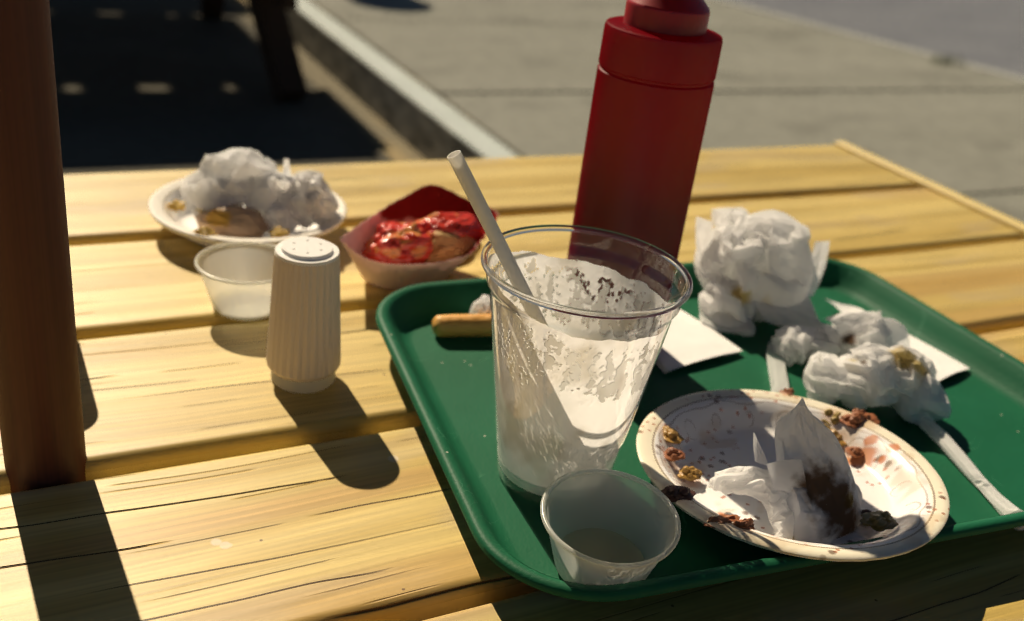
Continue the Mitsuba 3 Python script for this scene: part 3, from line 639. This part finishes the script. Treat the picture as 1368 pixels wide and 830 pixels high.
# ------------------------------------------------------------------ napkins and wrappers on the tray
def wad(part, size, c, r, seed, bsdf='paper', zs=0.93, face=(-0.45, -0.75, 0.45), n=21):
    put(t + '__' + part, crush(size, [c], [r], seed, n, 170, ZF + 0.0003 if c[1] < 0.6 else 0.0045, zs, wrap=face, core=0.92), bsdf, smooth=6)
t = thing('crumpled_wrapper', 'big white crumpled paper ball at the back of the green tray', 'wrapper')
put(t + '__ball', crush(0.23, [(0.4985, 0.5230, 0.0445)], [0.0395], 3, 31, 200, ZF + 0.0003, 0.93, wrap=(-0.45, -0.75, 0.45), core=0.92), 'paper', smooth=7)
put(t + '__left_corner', sheet([[(0.449, 0.540, 0.078), (0.462, 0.538, 0.074)], [(0.451, 0.536, 0.055), (0.465, 0.530, 0.052)], [(0.458, 0.528, 0.034), (0.470, 0.520, 0.032)]], 30, 0.0020, 4, 8, 24), 'paper', smooth=8)
put(t + '__right_corner', sheet([[(0.532, 0.503, 0.068), (0.541, 0.498, 0.070)], [(0.528, 0.500, 0.045), (0.539, 0.494, 0.048)], [(0.522, 0.498, 0.026), (0.533, 0.492, 0.028)]], 30, 0.0020, 5, 8, 24), 'paper', smooth=8)
wad('front_fold', 0.105, (0.4665, 0.5070, 0.0215), 0.0185, 51)
put(t + '__flap', sheet([[(0.478, 0.507, 0.043), (0.495, 0.500, 0.046), (0.514, 0.492, 0.042), (0.520, 0.489, 0.036)], [(0.476, 0.490, 0.030), (0.492, 0.481, 0.031), (0.510, 0.474, 0.029), (0.520, 0.473, 0.026)], [(0.481, 0.478, 0.020), (0.494, 0.470, 0.018), (0.507, 0.463, 0.018), (0.519, 0.461, 0.020)]], 50, 0.0024, 6, 10, 40, ragged=1.5), 'paper', smooth=8)
put(t + '__low_fold', sheet([[(0.445, 0.510, 0.017), (0.458, 0.500, 0.018), (0.474, 0.490, 0.020)], [(0.441, 0.500, 0.012), (0.455, 0.488, 0.014), (0.472, 0.480, 0.014)], [(0.448, 0.493, 0.0095), (0.459, 0.484, 0.0095), (0.468, 0.478, 0.010)]], 40, 0.0022, 7, 8, 30, ragged=1.5), 'paper', smooth=8)
t = thing('twisted_wrapper', 'white twisted paper lying between the big paper ball and the flat napkin', 'wrapper')
wad('fold', 0.075, (0.4790, 0.4475, 0.0175), 0.0118, 61, n=19)
wad('fold', 0.080, (0.4990, 0.4400, 0.0185), 0.0125, 62, n=16)
wad('fold', 0.115, (0.5260, 0.4280, 0.0250), 0.0190, 63, zs=0.85, n=19)
def clump_tube(path, r, seed, n=44, amp=0.45, fl=ZF + 0.0002):
    m = tube(path, r, n, True); v = np.array(m.vertices)
    c = np.repeat(path, n, axis=0); w = v[:len(c)] - c
    nn = w / (np.linalg.norm(w, axis=1, keepdims=True) + 1e-9)
    U, V = np.meshgrid(np.linspace(0, 1, len(path)), np.arange(n) / n, indexing='ij')
    k = max(14, int(len(path) * 0.55))
    h = (facet_plane(U, V, k, seed, True) + 0.4 * facet_plane(U, V, k * 4, seed + 300, True)).reshape(-1)
    v[:len(c)] = c + w * (1 + amp * h)[:, None]
    v[:, 2] = np.maximum(v[:, 2], fl)
    return mesh(v, m.faces)
put(t + '__loose_end', sheet([[(0.500, 0.447, 0.036), (0.520, 0.440, 0.044), (0.538, 0.428, 0.040)], [(0.503, 0.436, 0.034), (0.524, 0.426, 0.046), (0.546, 0.416, 0.036)], [(0.506, 0.430, 0.020), (0.526, 0.416, 0.028), (0.549, 0.407, 0.014)]], 40, 0.0026, 81, 10, 36, ragged=1.0), 'paper', smooth=8)
put(t + '__loose_end', sheet([[(0.468, 0.456, 0.026), (0.484, 0.452, 0.031), (0.502, 0.446, 0.027)], [(0.468, 0.447, 0.022), (0.485, 0.442, 0.026), (0.503, 0.434, 0.022)]], 36, 0.0024, 82, 9, 30, ragged=1.0), 'paper', smooth=8)
t = thing('stained_napkin', 'crumpled white napkin with a yellow stain leaning on the plate rim', 'napkin')
wad('fold', 0.085, (0.4620, 0.3950, 0.0240), 0.0150, 64, n=17)
wad('fold', 0.105, (0.4810, 0.3830, 0.0290), 0.0185, 65)
wad('top_fold', 0.105, (0.5020, 0.3760, 0.0310), 0.0185, 66)
wad('fold', 0.085, (0.5110, 0.3610, 0.0215), 0.0150, 67, n=17)
put(t + '__loose_end', sheet([[(0.470, 0.393, 0.046), (0.488, 0.386, 0.050), (0.508, 0.376, 0.044)], [(0.468, 0.382, 0.044), (0.486, 0.374, 0.046), (0.506, 0.362, 0.038)], [(0.467, 0.374, 0.034), (0.485, 0.364, 0.032), (0.506, 0.352, 0.020)]], 44, 0.0028, 83, 12, 44, ragged=1.2), 'paper', smooth=8)
put(t + '__front_corner', sheet([[(0.449, 0.401, 0.026), (0.462, 0.390, 0.032), (0.474, 0.379, 0.031)], [(0.446, 0.396, 0.027), (0.458, 0.382, 0.0315), (0.470, 0.371, 0.030)], [(0.444, 0.392, 0.028), (0.455, 0.377, 0.0325), (0.466, 0.364, 0.031)]], 40, 0.0018, 11, ragged=1.2), 'paper', smooth=8)
def flat_napkin(key, poly, z, label, seed, layers=2):
    """A folded paper napkin: rounded-edge layers, slightly lifted."""
    t = thing(key, label, 'napkin')
    c = np.array(poly, float)
    for i in range(layers):
        q = c + (c.mean(0) - c) * 0.02 * i + np.array([0.0012, -0.002]) * i
        s = sheet([[(*q[0], z + 0.0022 * i), (*((q[0] + q[1]) / 2), z + 0.0035 + 0.0022 * i), (*q[1], z + 0.0022 * i)], [(*((q[0] + q[3]) / 2), z + 0.001 + 0.0022 * i), (*q.mean(0), z + 0.0025 + 0.0022 * i), (*((q[1] + q[2]) / 2), z + 0.0012 + 0.0022 * i)], [(*q[3], z + 0.0022 * i), (*((q[3] + q[2]) / 2), z + 0.002 + 0.0022 * i), (*q[2], z + 0.0022 * i)]], 30, 0.0004, seed + i, 6, 14)
        put(t + '__layer', s, 'napkin', smooth=True)
flat_napkin('folded_napkin', [(0.385, 0.545), (0.437, 0.543), (0.4475, 0.462), (0.377, 0.452)], ZF + 0.0008, 'flat folded white napkin behind the clear cup, left of the paper ball', 50)
flat_napkin('folded_napkin_001', [(0.530, 0.470), (0.588, 0.497), (0.601, 0.398), (0.553, 0.388)], ZF + 0.0008, 'flat white napkin by the right edge of the green tray', 60)
put('folded_napkin_001__corner', sheet([[(0.562, 0.509, 0.016), (0.572, 0.502, 0.013)], [(0.568, 0.497, 0.012), (0.590, 0.4955, 0.0105)], [(0.562, 0.480, 0.011), (0.586, 0.486, 0.0105)]], 24, 0.0004, 66, 6, 14), 'napkin', smooth=True)
put('straw_wrapper', sheet([[(0.4725, 0.4630, 0.013), (0.4835, 0.4590, 0.013)], [(0.4580, 0.4480, 0.0120), (0.4690, 0.4430, 0.0120)], [(0.4430, 0.4270, 0.0118), (0.4545, 0.4220, 0.0118)], [(0.4290, 0.4080, 0.0118), (0.4410, 0.4040, 0.0118)]], 24, 0.0007, 13, 8, 20, m=60), 'paper', smooth=25, label='short flat white paper strip behind the dirty plate', cat='paper strip')
p = np.vstack([bezier([(0.5095, 0.3640, 0.0135), (0.503, 0.338, 0.0150), (0.4965, 0.314, 0.0140), (0.4905, 0.2960, 0.0125)], 40), bezier([(0.4895, 0.292, 0.012), (0.491, 0.284, 0.0125), (0.483, 0.283, 0.012), (0.486, 0.271, 0.012), (0.4785, 0.258, 0.014)], 30)])
rw = np.r_[np.interp(np.linspace(0, 1, 40), [0, 0.05, 0.6, 1], [0.0035, 0.0058, 0.0055, 0.0050]), np.interp(np.linspace(0, 1, 30), [0, 0.25, 0.5, 0.8, 1], [0.0042, 0.003, 0.0042, 0.0055, 0.0062])]
put('paper_straw_sleeve', crush(0.125, p[::3] + [0, 0, -0.002], np.clip(rw[::3] * 0.82, 0.0036, 1), 12, 52, 150, ZF + 0.0003, 1.0, 0.20, 0.3), 'paper', smooth=24, label='white crinkled straw sleeve at the right side of the green tray', cat='straw sleeve')

# ------------------------------------------------------------------ the dirty plate
def plate(key, c, R, bsdf, label, h=0.0175, tilt=None):
    k = R / 0.083
    pr = [(0.0001, 0.0012), (0.050 * k, 0.0012), (0.0555 * k, 0.0016), (0.0600 * k, 0.0035), (0.0655 * k, h * 0.62), (0.0700 * k, h * 0.86), (0.0725 * k, h * 0.93), (0.0790 * k, h), (0.0820 * k, h * 0.985), (0.083 * k, h * 0.93), (0.0826 * k, h * 0.86)]
    pr2 = [(r - (0.0006 if i else 0), z - 0.0009) for i, (r, z) in enumerate(pr)][::-1]
    rp = lambda th, z: 1 + 0.0012 * np.sin(th * 40) * (z > 0.004) * (z < h * 0.85) + 0.004 * np.sin(2 * th + 1)
    put(key, revolve(pr2 + pr, c, 240, rp, tilt), bsdf, smooth=40, label=label, cat='plate')
PC = (0.369, 0.324)
plate('paper_plate', (*PC, 0.0108), 0.083, 'plate_near', 'food stained white paper plate with cream patterned rim on the green tray', 0.0165, rot_axis([1, 0.1, 0], -3.3))
t = thing('standing_wax_sheet', 'stained sheet of wax paper standing folded on the dirty plate', 'paper')
zp = 0.0115
put(t + '__sheet', sheet([[(0.331, 0.284, zp), (0.343, 0.277, zp), (0.357, 0.275, zp), (0.390, 0.284, zp)],
    [(0.3385, 0.299, 0.034), (0.350, 0.288, 0.036), (0.364, 0.285, 0.034), (0.382, 0.289, 0.033)],
    [(0.3380, 0.311, 0.057), (0.347, 0.302, 0.058), (0.358, 0.299, 0.057), (0.371, 0.296, 0.055)],
    [(0.3425, 0.310, 0.072), (0.3455, 0.308, 0.0815), (0.3475, 0.307, 0.0800), (0.3575, 0.303, 0.0690)]], 60, 0.0030, 21, 16, 60), 'wax_paper', smooth=8)
put(t + '__back_fold', sheet([[(0.352, 0.318, zp + 0.001), (0.372, 0.306, zp + 0.001), (0.395, 0.292, zp)], [(0.353, 0.314, 0.030), (0.370, 0.304, 0.034), (0.391, 0.292, 0.026)], [(0.350, 0.311, 0.058), (0.362, 0.304, 0.052), (0.380, 0.294, 0.034)]], 44, 0.0030, 24, 12, 50), 'wax_paper', smooth=8)
put(t + '__fold', sheet([[(0.3305, 0.3045, 0.0475), (0.3375, 0.300, 0.0515), (0.3445, 0.296, 0.0530)], [(0.3330, 0.3005, 0.039), (0.3400, 0.295, 0.041), (0.3470, 0.2915, 0.0420)], [(0.3370, 0.299, 0.0310), (0.3435, 0.2945, 0.0320), (0.3505, 0.292, 0.0335)]], 24, 0.0006, 22, 5, 16), 'wax_paper', smooth=8)
put(t + '__tip', sheet([[(0.3300, 0.3180, 0.0580), (0.3302, 0.3178, 0.0578)], [(0.3310, 0.3165, 0.050), (0.3350, 0.3140, 0.049)], [(0.3325, 0.3140, 0.042), (0.3395, 0.3100, 0.040)]], 16, 0.0006, 23, 5, 16), 'wax_paper', smooth=8)
put(t + '__curled_arm', crush(0.075, [(0.3195, 0.3205, 0.0270), (0.3300, 0.3135, 0.0310), (0.3400, 0.3045, 0.0310), (0.3400, 0.2950, 0.0240), (0.3335, 0.2840, 0.0165)], [0.0060, 0.0075, 0.0080, 0.0075, 0.0050], 27, 34, 150, 0.0125, 1.0, 0.5), 'paper', smooth=24)
def scrap(c, r, seed):
    g = np.random.default_rng(seed); r = np.array(r)
    def man(b): return m3.Manifold(m3.Mesh(np.array(b.vertices, np.float32), np.array(b.faces, np.uint32)))
    out = man(blob((0, 0, -0.45 * r[2]), r * [1.25, 1.25, 0.38], seed + 60, 0.55, 1.8, 3))
    for i in range(9):
        a = g.uniform(0, 6.28); q = g.uniform(0.1, 0.8); sz = g.uniform(0.22, 0.50)
        out += man(blob((math.cos(a) * q * r[0], math.sin(a) * q * r[1], r[2] * (g.uniform(-0.25, 0.35) - 0.3 * q)), np.array([r[0], r[1], r[2] * 1.3]) * sz, seed * 20 + i, 0.5, 1.8, 3))
    return out.translate([float(v) for v in c])
# food left on the plate and rim
for nm, x, y, z, r, m_, lb, sd in FOOD:
    put(nm, scrap((x, y, z - 0.0577 * (y - 0.324) + 0.0016 - (0.0022 if z > 0.0185 and y > 0.30 else -0.001)), tuple(0.84 * v for v in r), sd), m_, smooth=50, label=lb, cat='food scrap')

# ------------------------------------------------------------------ the far plate with wrappers
plate('paper_plate_001', (0.178, 0.750, 0.0012), 0.0755, 'plate_far', 'white paper plate piled with wrappers at the far left of the table', 0.0205)
t = thing('crumpled_wrapper_001', 'white crumpled paper heaped at the back of the far plate', 'wrapper')
wad('fold', 0.150, (0.1690, 0.7570, 0.0430), 0.0260, 68, n=19, zs=0.78)
wad('fold', 0.100, (0.1500, 0.7440, 0.0290), 0.0170, 69, n=13, zs=0.8)
wad('fold', 0.110, (0.1900, 0.7370, 0.0340), 0.0195, 70, n=14, zs=0.8)
put(t + '__wing', sheet([[(0.132, 0.774, 0.034), (0.150, 0.768, 0.050), (0.172, 0.758, 0.062)], [(0.128, 0.756, 0.030), (0.147, 0.748, 0.040), (0.170, 0.740, 0.048)], [(0.134, 0.738, 0.022), (0.152, 0.730, 0.028), (0.172, 0.724, 0.036)]], 44, 0.0032, 84, 14, 50, ragged=1.2), 'paper', smooth=8)
put(t + '__front_fold', crumple((0.1920, 0.7120, 0.0200), (0.0165, 0.0110, 0.0150), 91, 5, (0.2, 0.1, 0.04), (20, 60, 200), floor=0.004), 'paper', smooth=12)
put(t + '__wing', sheet([[(0.176, 0.752, 0.046), (0.194, 0.744, 0.050), (0.210, 0.736, 0.042)], [(0.176, 0.734, 0.042), (0.194, 0.726, 0.044), (0.208, 0.720, 0.036)], [(0.178, 0.720, 0.030), (0.194, 0.712, 0.030), (0.206, 0.708, 0.022)]], 40, 0.0032, 85, 12, 44, ragged=1.2), 'paper', smooth=8)
t = thing('shiny_wrapper', 'shiny crinkled clear wrapper at the right of the far plate', 'wrapper')
sheen('shiny_paper', {'type': 'principledthin', 'base_color': rgb(0.88, 0.87, 0.85), 'diff_trans': 1.1, 'roughness': 0.3}, 0.08, 0.12)
wad('crumple', 0.135, (0.2170, 0.7320, 0.0300), 0.0235, 75, 'shiny_paper', 0.8, n=28)
put(t + '__spike', sheet([[(0.2005, 0.735, 0.0635), (0.2035, 0.733, 0.0635)], [(0.199, 0.735, 0.050), (0.206, 0.731, 0.050)], [(0.197, 0.735, 0.036), (0.212, 0.728, 0.036)]], 16, 0.001, 76), 'paper', smooth=8)
t = thing('bun_remnant', 'brown bun remnant in greasy paper at the front of the far plate', 'food')
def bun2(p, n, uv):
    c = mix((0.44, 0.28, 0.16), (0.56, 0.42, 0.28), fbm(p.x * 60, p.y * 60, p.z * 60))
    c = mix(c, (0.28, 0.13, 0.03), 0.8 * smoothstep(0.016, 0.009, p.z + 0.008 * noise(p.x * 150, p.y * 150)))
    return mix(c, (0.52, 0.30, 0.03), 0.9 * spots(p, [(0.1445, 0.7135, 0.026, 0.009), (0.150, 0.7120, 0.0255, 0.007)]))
mat('greasy_bun', two({'type': 'principled', 'base_color': proc(bun2), 'roughness': 0.5}))
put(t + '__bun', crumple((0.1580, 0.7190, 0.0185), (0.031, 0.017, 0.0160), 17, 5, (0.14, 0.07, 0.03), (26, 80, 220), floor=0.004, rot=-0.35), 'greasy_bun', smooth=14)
for x, y, z, lb, sd in ((0.1235, 0.760, 0.019, 'yellow cheese crumb at the left inside of the far plate', 1), (0.1330, 0.699, 0.0215, 'pale yellow cheese crumb on the near left rim of the far plate', 2), (0.1860, 0.6900, 0.0215, 'yellow cheese crumb on the near right rim of the far plate', 3)):
    put('cheese_crumb', blob((x, y, z), (0.0065, 0.0045, 0.0035), sd, 0.9, 2.6, 3), 'cheese', smooth=True, label=lb, cat='food scrap')
